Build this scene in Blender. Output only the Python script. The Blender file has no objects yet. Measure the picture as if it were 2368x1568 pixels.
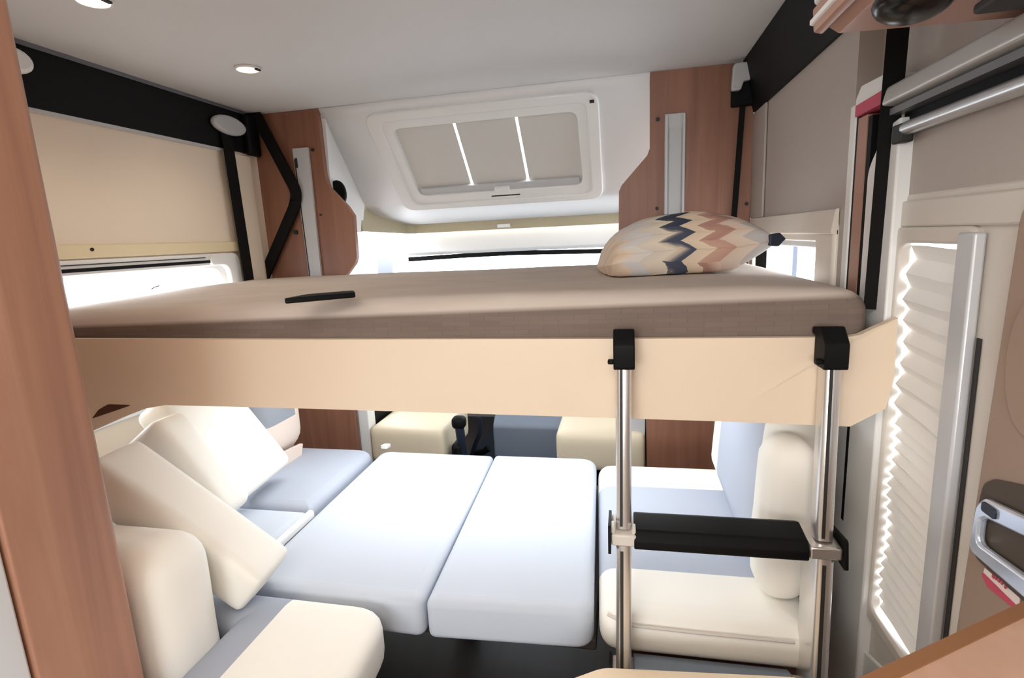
import bpy, bmesh, math, random
from mathutils import Vector, Matrix, noise
random.seed(4)
S = bpy.context.scene
COL = S.collection
PI = math.pi

# ------------------------------------------------------------------ camera, world, exposure
FPX, CX, CY = 1235.0, 1184.0, 784.0
EYE = Vector((0, 0, 1.35))
_F = Vector((1440 - CX, 540 - CY, FPX)).normalized()            # vehicle's forward axis as the lens sees it
_X = -Vector((-5062 - CX, 864 - CY, FPX)); _X = (_X - _F * _X.dot(_F)).normalized()
_U = -_F.cross(_X)
RM = Matrix((_X, _F, _U))                                        # lens (right, down, ahead) -> world
cam = bpy.data.cameras.new('camera')
cam.sensor_width = 36; cam.lens = 36 * FPX / 2368; cam.clip_start = 0.02
camo = bpy.data.objects.new('camera', cam); COL.objects.link(camo)
m3 = Matrix((RM.col[0], -RM.col[1], -RM.col[2])).transposed()
camo.matrix_world = Matrix.Translation(EYE) @ m3.to_4x4()
S.camera = camo

S.view_settings.view_transform = 'Standard'; S.view_settings.look = 'None'
S.view_settings.gamma = 1; S.view_settings.use_curve_mapping = False
S.view_settings.exposure = 0.0

W = bpy.data.worlds.new('overcast_sky'); S.world = W; W.use_nodes = True
bg = W.node_tree.nodes['Background']
bg.inputs[0].default_value = (0.92, 0.965, 1.0, 1)
_n, _l = W.node_tree.nodes, W.node_tree.links                     # bright overcast sky above, dimmer ground below the horizon
_tc = _n.new('ShaderNodeTexCoord'); _sp = _n.new('ShaderNodeSeparateXYZ'); _mr = _n.new('ShaderNodeMapRange')
_mr.inputs['From Min'].default_value = -.12; _mr.inputs['From Max'].default_value = .12
_mr.inputs['To Min'].default_value = 6.5; _mr.inputs['To Max'].default_value = 13.0
_l.new(_tc.outputs['Generated'], _sp.inputs[0]); _l.new(_sp.outputs[2], _mr.inputs['Value']); _l.new(_mr.outputs[0], bg.inputs[1])

def area(name, loc, size, energy, color, direction, portal=False, spread=PI):
    l = bpy.data.lights.new(name, 'AREA'); l.shape = 'RECTANGLE'
    l.size, l.size_y = size; l.energy = energy; l.color = color; l.spread = spread
    if portal: l.cycles.is_portal = True
    o = bpy.data.objects.new(name, l); COL.objects.link(o); o.location = loc
    o.rotation_euler = Vector(direction).to_track_quat('-Z', 'Y').to_euler()
    return o
# daylight comes through the window openings (portals only guide the sampling of the sky)
area('portal_left', (-1.80, 1.65, 1.08), (1.1, .56), 1, (1, 1, 1), (1, 0, 0), True)
area('portal_right', (.60, 1.98, 1.12), (.8, .45), 1, (1, 1, 1), (-1, 0, 0), True)
area('portal_front', (-.62, 3.88, 1.10), (1.9, .62), 1, (1, 1, 1), (0, -1, -.2), True)
area('portal_cab_left', (-1.72, 2.78, 1.06), (.5, .26), 1, (1, 1, 1), (1, 0, 0), True)
area('portal_cab_right', (.62, 2.78, 1.06), (.5, .26), 1, (1, 1, 1), (-1, 0, 0), True)
area('portal_rear', (-.6, -2.62, 1.35), (1.9, .9), 1, (1, 1, 1), (0, 1, 0), True)
area('portal_door', (.66, 1.1, .9), (.3, .85), 1, (1, 1, 1), (-1, 0, 0), True)
# the warm ceiling lighting of the living area behind the camera
area('living_ceiling_light', (-.25, -.05, 1.96), (.9, .8), 18, (1.0, .89, .78), (0, .25, -1))

# unseen fill lights added under the drop-down bed to brighten the lower cushions
area('bed_underside_fill', (-.75, 1.75, 1.0), (.9, .35), 6.2, (.88, .94, 1.0), (0, 0, -1))
area('bed_underside_fill', (.0, 1.75, 1.0), (.4, .35), 3.0, (.88, .94, 1.0), (0, 0, -1))

def P(u, v, **k):
    """point of the photograph's ray (u, v) on the real plane x=, y= or z= of the vehicle"""
    r = RM @ Vector((u - CX, v - CY, FPX))
    (a, val), = k.items(); i = 'xyz'.index(a)
    return EYE + r * ((val - EYE[i]) / r[i])

# ------------------------------------------------------------------ materials
def lin(c): return tuple(((v / 255) / 12.92 if v <= 10 else ((v / 255 + .055) / 1.055) ** 2.4) for v in c) + (1,)
def new_mat(name):
    m = bpy.data.materials.new(name); m.use_nodes = True
    return m, m.node_tree.nodes, m.node_tree.links, m.node_tree.nodes['Principled BSDF']
def flat(name, rgb, rough=.5, metal=0, spec=.5, var=.0, bump=0, scale=60, coat=0):
    m, n, l, b = new_mat(name)
    b.inputs['Base Color'].default_value = lin(rgb); b.inputs['Roughness'].default_value = rough
    b.inputs['Metallic'].default_value = metal; b.inputs['Specular IOR Level'].default_value = spec
    b.inputs['Coat Weight'].default_value = coat
    tc = n.new('ShaderNodeTexCoord'); nz = n.new('ShaderNodeTexNoise'); nz.inputs['Scale'].default_value = scale
    nz.inputs['Detail'].default_value = 4
    l.new(tc.outputs['Object'], nz.inputs['Vector'])
    if var:
        mr = n.new('ShaderNodeMix'); mr.data_type = 'RGBA'
        mr.inputs['A'].default_value = lin(rgb); mr.inputs['B'].default_value = lin(tuple(max(0, c * (1 - var)) for c in rgb))
        l.new(nz.outputs['Fac'], mr.inputs['Factor']); l.new(mr.outputs['Result'], b.inputs['Base Color'])
    if bump:
        bp = n.new('ShaderNodeBump'); bp.inputs['Strength'].default_value = bump; bp.inputs['Distance'].default_value = .002
        l.new(nz.outputs['Fac'], bp.inputs['Height']); l.new(bp.outputs['Normal'], b.inputs['Normal'])
    return m
def wood(name, a, b_, c, stretch=(28, 28, 1.2), rough=.45):
    m, n, l, b = new_mat(name)
    tc = n.new('ShaderNodeTexCoord'); mp = n.new('ShaderNodeMapping'); mp.inputs['Scale'].default_value = stretch
    nz = n.new('ShaderNodeTexNoise'); nz.inputs['Scale'].default_value = 1.0; nz.inputs['Detail'].default_value = 7
    nz.inputs['Roughness'].default_value = .62; nz.inputs['Distortion'].default_value = .7
    rp = n.new('ShaderNodeValToRGB')
    e = rp.color_ramp.elements; e[0].position = .25; e[0].color = lin(a); e[1].position = .75; e[1].color = lin(c)
    x = e.new(.5); x.color = lin(b_)
    l.new(tc.outputs['Object'], mp.inputs['Vector']); l.new(mp.outputs['Vector'], nz.inputs['Vector'])
    l.new(nz.outputs['Fac'], rp.inputs['Fac']); l.new(rp.outputs['Color'], b.inputs['Base Color'])
    b.inputs['Roughness'].default_value = rough
    return m
def striped(name, axis, lo, hi, base, band, rough=.8):
    """upholstery: a band of the second cloth between lo and hi along one object axis"""
    m, n, l, b = new_mat(name)
    tc = n.new('ShaderNodeTexCoord'); sp = n.new('ShaderNodeSeparateXYZ'); l.new(tc.outputs['Object'], sp.inputs[0])
    g = n.new('ShaderNodeMath'); g.operation = 'GREATER_THAN'; g.inputs[1].default_value = lo
    h = n.new('ShaderNodeMath'); h.operation = 'LESS_THAN'; h.inputs[1].default_value = hi
    k = n.new('ShaderNodeMath'); k.operation = 'MULTIPLY'
    l.new(sp.outputs[axis], g.inputs[0]); l.new(sp.outputs[axis], h.inputs[0])
    l.new(g.outputs[0], k.inputs[0]); l.new(h.outputs[0], k.inputs[1])
    mx = n.new('ShaderNodeMix'); mx.data_type = 'RGBA'
    mx.inputs['A'].default_value = lin(base); mx.inputs['B'].default_value = lin(band)
    l.new(k.outputs[0], mx.inputs['Factor']); l.new(mx.outputs['Result'], b.inputs['Base Color'])
    b.inputs['Roughness'].default_value = rough; b.inputs['Specular IOR Level'].default_value = .25
    nz = n.new('ShaderNodeTexNoise'); nz.inputs['Scale'].default_value = 400
    bp = n.new('ShaderNodeBump'); bp.inputs['Strength'].default_value = .12; bp.inputs['Distance'].default_value = .001
    l.new(tc.outputs['Object'], nz.inputs['Vector']); l.new(nz.outputs['Fac'], bp.inputs['Height']); l.new(bp.outputs['Normal'], b.inputs['Normal'])
    return m
def emit(name, rgb, s):
    m, n, l, b = new_mat(name)
    b.inputs['Emission Color'].default_value = lin(rgb); b.inputs['Emission Strength'].default_value = s
    b.inputs['Base Color'].default_value = lin(rgb)
    return m
def glassy(name, tint=(250, 252, 255), gl=.06):
    m = bpy.data.materials.new(name); m.use_nodes = True; n = m.node_tree.nodes; l = m.node_tree.links
    n.remove(n['Principled BSDF']); o = n['Material Output']
    t = n.new('ShaderNodeBsdfTransparent'); t.inputs[0].default_value = lin(tint)
    g = n.new('ShaderNodeBsdfGlossy'); g.inputs['Roughness'].default_value = .02
    mx = n.new('ShaderNodeMixShader'); mx.inputs[0].default_value = gl
    l.new(t.outputs[0], mx.inputs[1]); l.new(g.outputs[0], mx.inputs[2]); l.new(mx.outputs[0], o.inputs[0])
    return m
def translucent(name, rgb, k):
    m = bpy.data.materials.new(name); m.use_nodes = True; n = m.node_tree.nodes; l = m.node_tree.links
    n.remove(n['Principled BSDF']); o = n['Material Output']
    d = n.new('ShaderNodeBsdfDiffuse'); d.inputs[0].default_value = lin(rgb)
    t = n.new('ShaderNodeBsdfTranslucent'); t.inputs[0].default_value = lin(rgb)
    mx = n.new('ShaderNodeMixShader'); mx.inputs[0].default_value = k
    l.new(d.outputs[0], mx.inputs[1]); l.new(t.outputs[0], mx.inputs[2]); l.new(mx.outputs[0], o.inputs[0])
    return m

CREAM = (244, 240, 231); GREY = (176, 182, 194)
M = dict(
    ceiling=flat('white_ceiling_board', (226, 226, 226), .6),
    shell=flat('white_moulded_shell', (236, 236, 236), .45),
    wallcream=flat('cream_wall_laminate', (245, 228, 206), .4, var=.03, scale=2),
    walltan=flat('tan_trim_laminate', (232, 216, 178), .45),
    wallgrey=flat('warm_grey_wall_board', (182, 172, 164), .5, var=.02, scale=3),
    frame=flat('white_plastic', (238, 238, 236), .35),
    creamframe=flat('cream_plastic', (214, 207, 198), .35),
    sillcream=flat('cream_window_frame', (230, 221, 208), .35),
    outdoor=flat('dark_outdoor_paint', (56, 60, 70), .5),
    consolegrey=flat('console_plastic', (150, 163, 182), .35),
    railgrey=flat('grey_rail_cover', (192, 190, 186), .35, metal=.3),
    tanband=flat('tan_band_laminate', (176, 164, 136), .5),
    greyplastic=flat('pale_grey_plastic', (196, 197, 198), .4),
    alu=flat('brushed_aluminium', (205, 206, 208), .3, metal=.75),
    chrome=flat('polished_aluminium', (225, 222, 220), .16, metal=1),
    satin=flat('satin_aluminium', (222, 218, 214), .26, metal=.8),
    black=flat('black_plastic', (7, 7, 8), .6, spec=.2),
    belt=flat('black_webbing', (17, 15, 14), .8, bump=.3, scale=300, spec=.2),
    darkslot=flat('dark_slot', (40, 38, 36), .6),
    column=wood('veneer_brown', (126, 85, 66), (144, 99, 78), (160, 114, 92), (16, 16, .8)),
    pillar=wood('veneer_pillar', (158, 112, 90), (178, 130, 106), (196, 150, 126), (14, 14, .7)),
    worktop=wood('veneer_worktop', (196, 158, 134), (208, 172, 150), (218, 184, 162), (10, 10, 26)),
    edgeband=flat('brown_edge_band', (152, 108, 74), .5),
    lockerbrown=flat('pinkish_brown_laminate', (176, 134, 116), .35),
    base=wood('bench_veneer', (110, 68, 50), (128, 82, 62), (140, 92, 70)),
    bedpanel=flat('bed_panel_laminate', (238, 217, 192), .38, var=.02, scale=1.5),
    tableedge=flat('dark_table', (70, 62, 56), .5),
    floor=wood('dark_floor', (46, 42, 38), (58, 52, 48), (66, 60, 54), (8, 2, 8)),
    cream=flat('cream_leatherette', CREAM, .55, spec=.3, bump=.05, scale=250),
    pinkcream=flat('pinkish_cream_leatherette', (232, 214, 200), .55, spec=.3, bump=.05, scale=250),
    beige=flat('beige_leatherette', (240, 216, 184), .55, spec=.3),
    grey=flat('blue_grey_cloth', GREY, .85, spec=.2, bump=.15, scale=500),
    centre=flat('lit_blue_grey_cloth', (200, 207, 218), .85, spec=.2, bump=.15, scale=500),  # same cloth as the grey seats, with the bright light put into its colour
    piping=flat('seam_piping', (206, 198, 190), .6),
    cabseat=flat('cab_seat_cloth', (228, 220, 206), .7),
    cabpanel=flat('cab_seat_pan_cover', (230, 216, 188), .55),
    blind=translucent('pleated_blind_cloth', (222, 216, 208), .03),
    skyblind=translucent('grey_blind_cloth', (206, 202, 196), .12),
    glass=glassy('window_glass'),
    lamp=emit('warm_lamp_lens', (255, 232, 200), 3),
    red=flat('crimson_plastic', (196, 70, 96), .5),
    white=flat('white_paper', (240, 226, 222), .6),
    brownpanel=flat('brown_grey_panel', (160, 136, 120), .45, var=.05, scale=2),
    navy=flat('dark_blue_plastic', (28, 36, 52), .4),
    bluegrey=flat('blue_grey_plastic', (122, 134, 150), .35),
    paleblue=flat('pale_blue_film', (166, 174, 190), .5),
)

# ------------------------------------------------------------------ builders
WORLD = {}
def obj(name, bm, mat, parent=None, origin=None, rot=None, smooth=None, bevel=0, seg=2):
    """link a bmesh as ONE object. Vertices are in vehicle coordinates, or about `origin` when that is given."""
    me = bpy.data.meshes.new(name)
    bmesh.ops.recalc_face_normals(bm, faces=bm.faces)
    base = WORLD.get(parent.name, Vector((0, 0, 0))) if parent else Vector((0, 0, 0))
    if origin is None:
        if parent is None:                                       # a thing of one mesh gets its origin at its base
            xs = [v.co for v in bm.verts]
            o3 = Vector([(min(c[i] for c in xs) + max(c[i] for c in xs)) / 2 for i in range(3)]); o3.z = min(c.z for c in xs)
        else: o3 = base
        bmesh.ops.translate(bm, vec=-o3, verts=bm.verts)
    else: o3 = Vector(origin)
    bm.to_mesh(me); bm.free()
    o = bpy.data.objects.new(name, me); COL.objects.link(o)
    o.location = o3 - base; WORLD[o.name] = o3
    if rot is not None: o.rotation_euler = rot
    if parent: o.parent = parent
    if isinstance(mat, (list, tuple)):
        for m in mat: me.materials.append(M[m] if isinstance(m, str) else m)
    else: me.materials.append(M[mat] if isinstance(mat, str) else mat)
    if bevel:
        b = o.modifiers.new('bevel', 'BEVEL'); b.width = bevel; b.segments = seg; b.limit_method = 'ANGLE'; b.angle_limit = math.radians(40)
        b.harden_normals = False
    if smooth is None: smooth = True
    if smooth:
        for p in me.polygons: p.use_smooth = True
        try: me.set_sharp_from_angle(angle=math.radians(38))
        except Exception: pass
    return o
def tag(o, label, cat, group=None, kind=None):
    o['label'] = label; o['category'] = cat
    if group: o['group'] = group
    if kind: o['kind'] = kind
    return o
def thing(name, label, cat, loc, group=None):
    o = bpy.data.objects.new(name, None); o.empty_display_size = .05; COL.objects.link(o)
    o.location = loc; WORLD[o.name] = Vector(loc)
    return tag(o, label, cat, group)
def struct(name, bm, mat, label=None, cat=None, parent=None, **k):
    o = obj(name, bm, mat, parent, **({'origin': (0, 0, 0)} | k) if parent is None else k)
    if parent is None:
        o['kind'] = 'structure'
        if label: o['label'] = label; o['category'] = cat or 'structure'
    return o
def BM(): return bmesh.new()
def box(bm, lo, hi):
    x0, y0, z0 = lo; x1, y1, z1 = hi
    vs = [bm.verts.new((x, y, z)) for x in (x0, x1) for y in (y0, y1) for z in (z0, z1)]
    for f in ((0, 1, 3, 2), (4, 6, 7, 5), (0, 4, 5, 1), (2, 3, 7, 6), (0, 2, 6, 4), (1, 5, 7, 3)):
        bm.faces.new([vs[i] for i in f])
    return bm
def B(lo, hi): return box(BM(), lo, hi)
def rpoly(pts, r, seg=6):
    """rounded polygon; r is one radius or one per corner"""
    n = len(pts); out = []
    rs = r if isinstance(r, (list, tuple)) else [r] * n
    for i in range(n):
        p = Vector(pts[i]); a = Vector(pts[i - 1]); c = Vector(pts[(i + 1) % n]); q = rs[i]
        if q <= 0: out.append(p); continue
        da = (a - p).normalized(); dc = (c - p).normalized(); ang = da.angle(dc)
        t = min(q / math.tan(ang / 2), .49 * (a - p).length, .49 * (c - p).length)
        s, e = p + da * t, p + dc * t
        for k in range(seg + 1):
            w = k / seg; out.append((1 - w) ** 2 * s + 2 * w * (1 - w) * p + w * w * e)
    return out
def prism(bm, pts, f, h0, h1):
    """polygon pts (a, b) extruded from h0 to h1, placed by f(a, b, h)"""
    A = [bm.verts.new(f(p[0], p[1], h0)) for p in pts]; C = [bm.verts.new(f(p[0], p[1], h1)) for p in pts]
    bm.faces.new(A); bm.faces.new(list(reversed(C))); n = len(pts)
    for i in range(n): bm.faces.new((A[i], A[(i + 1) % n], C[(i + 1) % n], C[i]))
    return bm
def ring(bm, outer, inner, f, h0, h1):
    """flat frame between two polygons with the same number of points"""
    n = len(outer); L = []
    for pts in (outer, inner):
        for h in (h0, h1): L.append([bm.verts.new(f(p[0], p[1], h)) for p in pts])
    o0, o1, i0, i1 = L
    for i in range(n):
        j = (i + 1) % n
        bm.faces.new((o0[i], o0[j], o1[j], o1[i])); bm.faces.new((i0[i], i1[i], i1[j], i0[j]))
        bm.faces.new((o1[i], o1[j], i1[j], i1[i])); bm.faces.new((o0[i], i0[i], i0[j], o0[j]))
    return bm
def rect(a0, b0, a1, b1): return [(a0, b0), (a1, b0), (a1, b1), (a0, b1)]
XZ = lambda y: (lambda a, b, h: (a, y + h, b))
YZ = lambda x: (lambda a, b, h: (x + h, a, b))
XY = lambda z: (lambda a, b, h: (a, b, z + h))
def tube(bm, pts, sec, up=(0, 0, 1), caps=True):
    """sweep a section [(side, up)] along points"""
    pts = [Vector(p) for p in pts]; n = len(pts); rows = []
    for i, p in enumerate(pts):
        d = (pts[min(i + 1, n - 1)] - pts[max(i - 1, 0)]).normalized()
        s = d.cross(Vector(up)).normalized(); w = s.cross(d)
        rows.append([bm.verts.new(p + s * a + w * b) for a, b in sec])
    k = len(sec)
    for i in range(n - 1):
        for j in range(k):
            bm.faces.new((rows[i][j], rows[i][(j + 1) % k], rows[i + 1][(j + 1) % k], rows[i + 1][j]))
    if caps: bm.faces.new(rows[0]); bm.faces.new(list(reversed(rows[-1])))
    return bm
def circ(r, n=14, ry=None): return [(r * math.cos(2 * PI * i / n), (ry or r) * math.sin(2 * PI * i / n)) for i in range(n)]
def path(pts, r, seg=6):
    """open polyline with rounded corners"""
    out = [Vector(pts[0])]
    for i in range(1, len(pts) - 1):
        p, a, c = Vector(pts[i]), Vector(pts[i - 1]), Vector(pts[i + 1])
        da, dc = (a - p).normalized(), (c - p).normalized(); t = min(r, .49 * (a - p).length, .49 * (c - p).length)
        s, e = p + da * t, p + dc * t
        for k in range(seg + 1):
            w = k / seg; out.append((1 - w) ** 2 * s + 2 * w * (1 - w) * p + w * w * e)
    out.append(Vector(pts[-1])); return out
def cushion(lx, ly, lz, r, puff=.0, cuts=16, wob=0, seed=0):
    """upholstered block about its centre: rounded edges, slightly crowned faces"""
    bm = BM(); bmesh.ops.create_cube(bm, size=2)
    bmesh.ops.subdivide_edges(bm, edges=bm.edges[:], cuts=cuts, use_grid_fill=True)
    H = Vector((lx / 2, ly / 2, lz / 2))
    for v in bm.verts:
        c = [math.copysign(1 - (1 - abs(t)) ** 1.7, t) for t in v.co]
        p = Vector([c[i] * H[i] for i in range(3)])
        q = Vector([max(-(H[i] - r), min(H[i] - r, p[i])) for i in range(3)])
        d = p - q
        if d.length > 1e-9: p = q + d.normalized() * r
        k = [1 - min(1, abs(p[i]) / H[i]) ** 2 for i in range(3)]
        p.z += math.copysign(puff * k[0] ** .6 * k[1] ** .6, p.z) if abs(p.z) > .3 * H.z else 0
        p.x += math.copysign(puff * .5 * k[2] * k[1] ** .6, p.x) if abs(p.x) > .9 * H.x else 0
        p.y += math.copysign(puff * .5 * k[2] * k[0] ** .6, p.y) if abs(p.y) > .9 * H.y else 0
        if wob: p += Vector(noise.noise_vector(p * 6 + Vector((seed, 0, 0)))) * wob
        v.co = p
    return bm
def pad(corners, radii, z0, z1, r, steps=5, crown=.006, seg=6):
    """cushion with a free rounded outline (corners counter-clockwise, (x, y))"""
    bm = BM(); C_ = [Vector(c) for c in corners]; n = len(C_)
    rad = radii if isinstance(radii, (list, tuple)) else [radii] * n
    def inset(d):
        out = []
        for i in range(n):
            a, p, c = C_[i - 1], C_[i], C_[(i + 1) % n]
            u, w = (p - a).normalized(), (c - p).normalized()
            n1, n2 = Vector((-u.y, u.x)), Vector((-w.y, w.x))
            m_ = n1 + n2; out.append(p + m_ * (d / (1 + n1.dot(n2))))
        return rpoly(out, [max(q - d, .004) for q in rad], seg)
    prof = [(r * (1 - math.sin(k / steps * PI / 2)), z0 + r * (1 - math.cos(k / steps * PI / 2))) for k in range(steps + 1)]
    prof += [(r * (1 - math.cos(k / steps * PI / 2)), z1 - r * (1 - math.sin(k / steps * PI / 2))) for k in range(steps + 1)]
    prof += [(r * 1.2, z1 + crown * .3), (r * 1.5, z1 + crown * .5)]
    rows = [[bm.verts.new((p.x, p.y, z)) for p in inset(ins)] for ins, z in prof]
    m_ = len(rows[0])
    for a, b in zip(rows, rows[1:]):
        for i in range(m_): bm.faces.new((a[i], a[(i + 1) % m_], b[(i + 1) % m_], b[i]))
    bm.faces.new(rows[-1]); bm.faces.new(list(reversed(rows[0])))
    return bm

LW, RW, CZ = -1.76, .53, 2.0          # inner faces of the side walls, ceiling height
FY = 2.44                             # plane of the cab bulkhead columns

# ------------------------------------------------------------------ the shell of the vehicle
struct('floor', B((LW - .1, -2.6, -.05), (.75, 4.0, 0)), 'floor', 'dark floor under the lower bed', 'floor')
struct('ceiling', B((LW - .1, -2.6, CZ), (.75, FY + .05, CZ + .04)), 'ceiling', 'plain white ceiling board', 'ceiling')
# left wall with a long window opening y .2..2.19, z .80..1.345
bm = BM()
box(bm, (LW - .06, -2.6, 0), (LW, FY + .05, .80)); box(bm, (LW - .06, -2.6, 1.345), (LW, FY + .05, CZ))
box(bm, (LW - .06, -2.6, .80), (LW, 1.12, 1.345)); box(bm, (LW - .06, 2.19, .80), (LW, FY + .05, 1.345))
struct('wall_left', bm, 'wallcream', 'cream left side wall above and below the long window', 'wall')
bm = BM()   # right wall, window opening y 1.62..2.36 z .95..1.315; the entrance door bay lies at y < 1.45
box(bm, (RW, 1.45, 0), (RW + .08, FY + .05, .95)); box(bm, (RW, 1.45, 1.315), (RW + .08, FY + .05, CZ))
box(bm, (RW, 1.45, .95), (RW + .08, 1.62, 1.315)); box(bm, (RW, 2.36, .95), (RW + .08, FY + .05, 1.315))
box(bm, (RW + .05, -2.6, 1.40), (RW + .12, 1.45, CZ)); box(bm, (RW + .05, -2.6, 0), (RW + .12, .80, 1.40))
struct('wall_right', bm, 'wallgrey', 'warm grey right side wall beside the small window', 'wall')
bm = BM()   # rear wall with a wide window opening
box(bm, (LW - .1, -2.66, 0), (.75, -2.6, .9)); box(bm, (LW - .1, -2.66, 1.8), (.75, -2.6, CZ))
box(bm, (LW - .1, -2.66, .9), (-1.55, -2.6, 1.8)); box(bm, (.35, -2.66, .9), (.75, -2.6, 1.8))
struct('wall_back', bm, 'wallcream')
# cab: sides, front, floor level
bm = BM()
box(bm, (-1.74, FY + .05, 0), (-1.68, 4.0, .92)); box(bm, (.58, FY + .05, 0), (.64, 4.0, .92)); box(bm, (-1.74, 3.85, 0), (.64, 3.9, .9))
box(bm, (-1.74, FY + .05, 1.36), (-1.70, 3.75, 1.5)); box(bm, (.60, FY + .05, 1.36), (.64, 3.75, 1.5))
for x0, x1 in ((-1.74, -1.70), (.60, .64)): box(bm, (x0, 3.05, .92), (x1, 3.50, 1.36))
struct('wall_front', bm, 'greyplastic')

# sloping white shell over the cab with a roof hatch in it
YS = [(FY, 1.995), (2.47, 1.960), (2.86, 1.578), (2.93, 1.545), (3.06, 1.516), (3.22, 1.494), (3.38, 1.478), (3.50, 1.472)]
XL = [-1.395, -1.398, -1.42, -1.425, -1.42, -1.41, -1.398, -1.385]
hx0, hx1 = -1.08, -.16
bm = BM(); rows = []
for (y, z), xl in zip(YS, XL):
    rows.append([bm.verts.new((x, y, z)) for x in (xl, hx0, hx1, .40, .56)])
for i in range(len(rows) - 1):
    for j in range(4):
        if i == 1 and j == 1: continue
        bm.faces.new((rows[i][j], rows[i + 1][j], rows[i + 1][j + 1], rows[i][j + 1]))
sh = struct('trim_1', bm, 'shell', 'white sloping shell over the cab around the roof hatch', 'trim')
so = sh.modifiers.new('thick', 'SOLIDIFY'); so.thickness = .02; so.offset = 1
bm = BM()   # white cheek left of the slope
a = [(-1.392, FY + .031, 1.995), (-1.41, FY + .031, 1.43), (-1.452, 2.85, 1.43), (-1.425, 2.86, 1.585)]
f0 = [bm.verts.new(p) for p in a]; bm.faces.new(f0)
ck = struct('trim_2', bm, 'shell', 'white cheek panel between left column and slope', 'trim', smooth=False)
so = ck.modifiers.new('thick', 'SOLIDIFY'); so.thickness = .02; so.offset = 0
bm = BM()   # tan band under the slope, turning back along the left cheek
pts = [(-1.452, 2.84), (-1.41, 3.40), (-1.36, 3.46), (.58, 3.46)]
zt = [1.612, 1.482, 1.478, 1.478]; zb = [1.434, 1.419, 1.418, 1.411]
A = [bm.verts.new((p[0], p[1], z)) for p, z in zip(pts, zt)]; C = [bm.verts.new((p[0], p[1], z)) for p, z in zip(pts, zb)]
for i in range(3): bm.faces.new((A[i], C[i], C[i + 1], A[i + 1]))
bd = struct('trim_3', bm, 'tanband', 'tan band under the white slope above the windscreen', 'trim', smooth=False)
so = bd.modifiers.new('thick', 'SOLIDIFY'); so.thickness = .02; so.offset = -1

# roof hatch in the slope (frames, blind in three widths, grip)
dsl = Vector((0, .39, -.382)).normalized(); nsl = Vector((0, -.382, -.39)).normalized(); osl = Vector((0, 2.47, 1.960))
def SL(a, b, h):
    p = osl + dsl * b + nsl * h; return (p.x + a, p.y, p.z)
w3 = thing('window_3', 'roof hatch with grey blind in the white slope', 'window', (-.62, 2.66, 1.62)); w3['kind'] = 'structure'
R8 = lambda a0, b0, a1, b1, r: rpoly(rect(a0, b0, a1, b1), r, 7)
obj('outer_frame', ring(BM(), R8(-1.19, .0, -.095, .60, .07), R8(-1.12, .045, -.15, .56, .05), SL, -.01, .016), 'frame', w3, bevel=.006)
obj('inner_frame', ring(BM(), R8(-1.135, .035, -.14, .575, .05), R8(-1.075, .092, -.195, .508, .045), SL, -.03, .006), 'frame', w3, bevel=.005)
bl = (-.775, -.475)
for a0, a1 in ((-1.10, bl[0] - .006), (bl[0] + .006, bl[1] - .006), (bl[1] + .006, -.17)):
    obj('blind', prism(BM(), rect(a0, .06, a1, .54), SL, -.026, -.024), 'skyblind', w3)
obj('blind_bar', prism(BM(), R8(-1.06, .468, -.21, .512, .004), SL, -.02, -.004), 'greyplastic', w3, bevel=.003)
obj('grip', prism(BM(), R8(-.655, .482, -.575, .512, .01), SL, -.006, .012), 'frame', w3, bevel=.003)
obj('slot', prism(BM(), R8(-.68, .535, -.525, .542, .002), SL, .005, .0075), 'darkslot', w3)
obj('latch', prism(BM(), rect(-.135, .035, -.115, .05), SL, .015, .018), 'darkslot', w3)
obj('pane', prism(BM(), rect(-1.10, .03, -.14, .57), SL, -.08, -.077), 'glass', w3)

# windscreen, bright roller housing and its black seal
w4 = thing('window_4', 'windscreen beyond the upper bed', 'window', (-.6, 3.6, .9)); w4['kind'] = 'structure'
WS = lambda a, b, h: (a, 3.66 + (1.42 - b) * 1.0 + h, b)
obj('pane', prism(BM(), rect(-1.68, .88, .58, 1.42), WS, 0, .004), 'glass', w4)
obj('blind_housing', prism(BM(), rpoly([(3.50, 1.44), (3.50, 1.29), (3.53, 1.270), (3.60, 1.27), (3.60, 1.44)], [.01, .015, .01, 0, 0], 3), lambda a, b, h: (h, a, b), -1.50, .56), 'frame', w4)
obj('top_seal', tube(BM(), [P(945, 600, y=3.50), P(1060, 592, y=3.54), P(1187, 585, y=3.56), P(1380, 581, y=3.56), (.4, 3.54, 1.252)], [(-.01, -.015), (.01, -.015), (.01, .015), (-.01, .015)]), 'black', w4)
for sx, nm in ((-1.70, 0), (.60, 1)):
    g = thing('window_%d' % (5 + nm), 'cab side window %s' % ('left' if nm == 0 else 'right') + ' of the front seats', 'window', (sx, 3.1, .92)); g['kind'] = 'structure'
    obj('pane', B((sx, FY + .08, .93), (sx + .004, 3.0, 1.18)), 'glass', g)
    obj('frame', ring(BM(), R8(FY + .05, .9, 3.06, 1.37, .05), R8(FY + .10, .94, 3.0, 1.17, .05), YZ(sx), -.015, .02), 'greyplastic', g)

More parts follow.
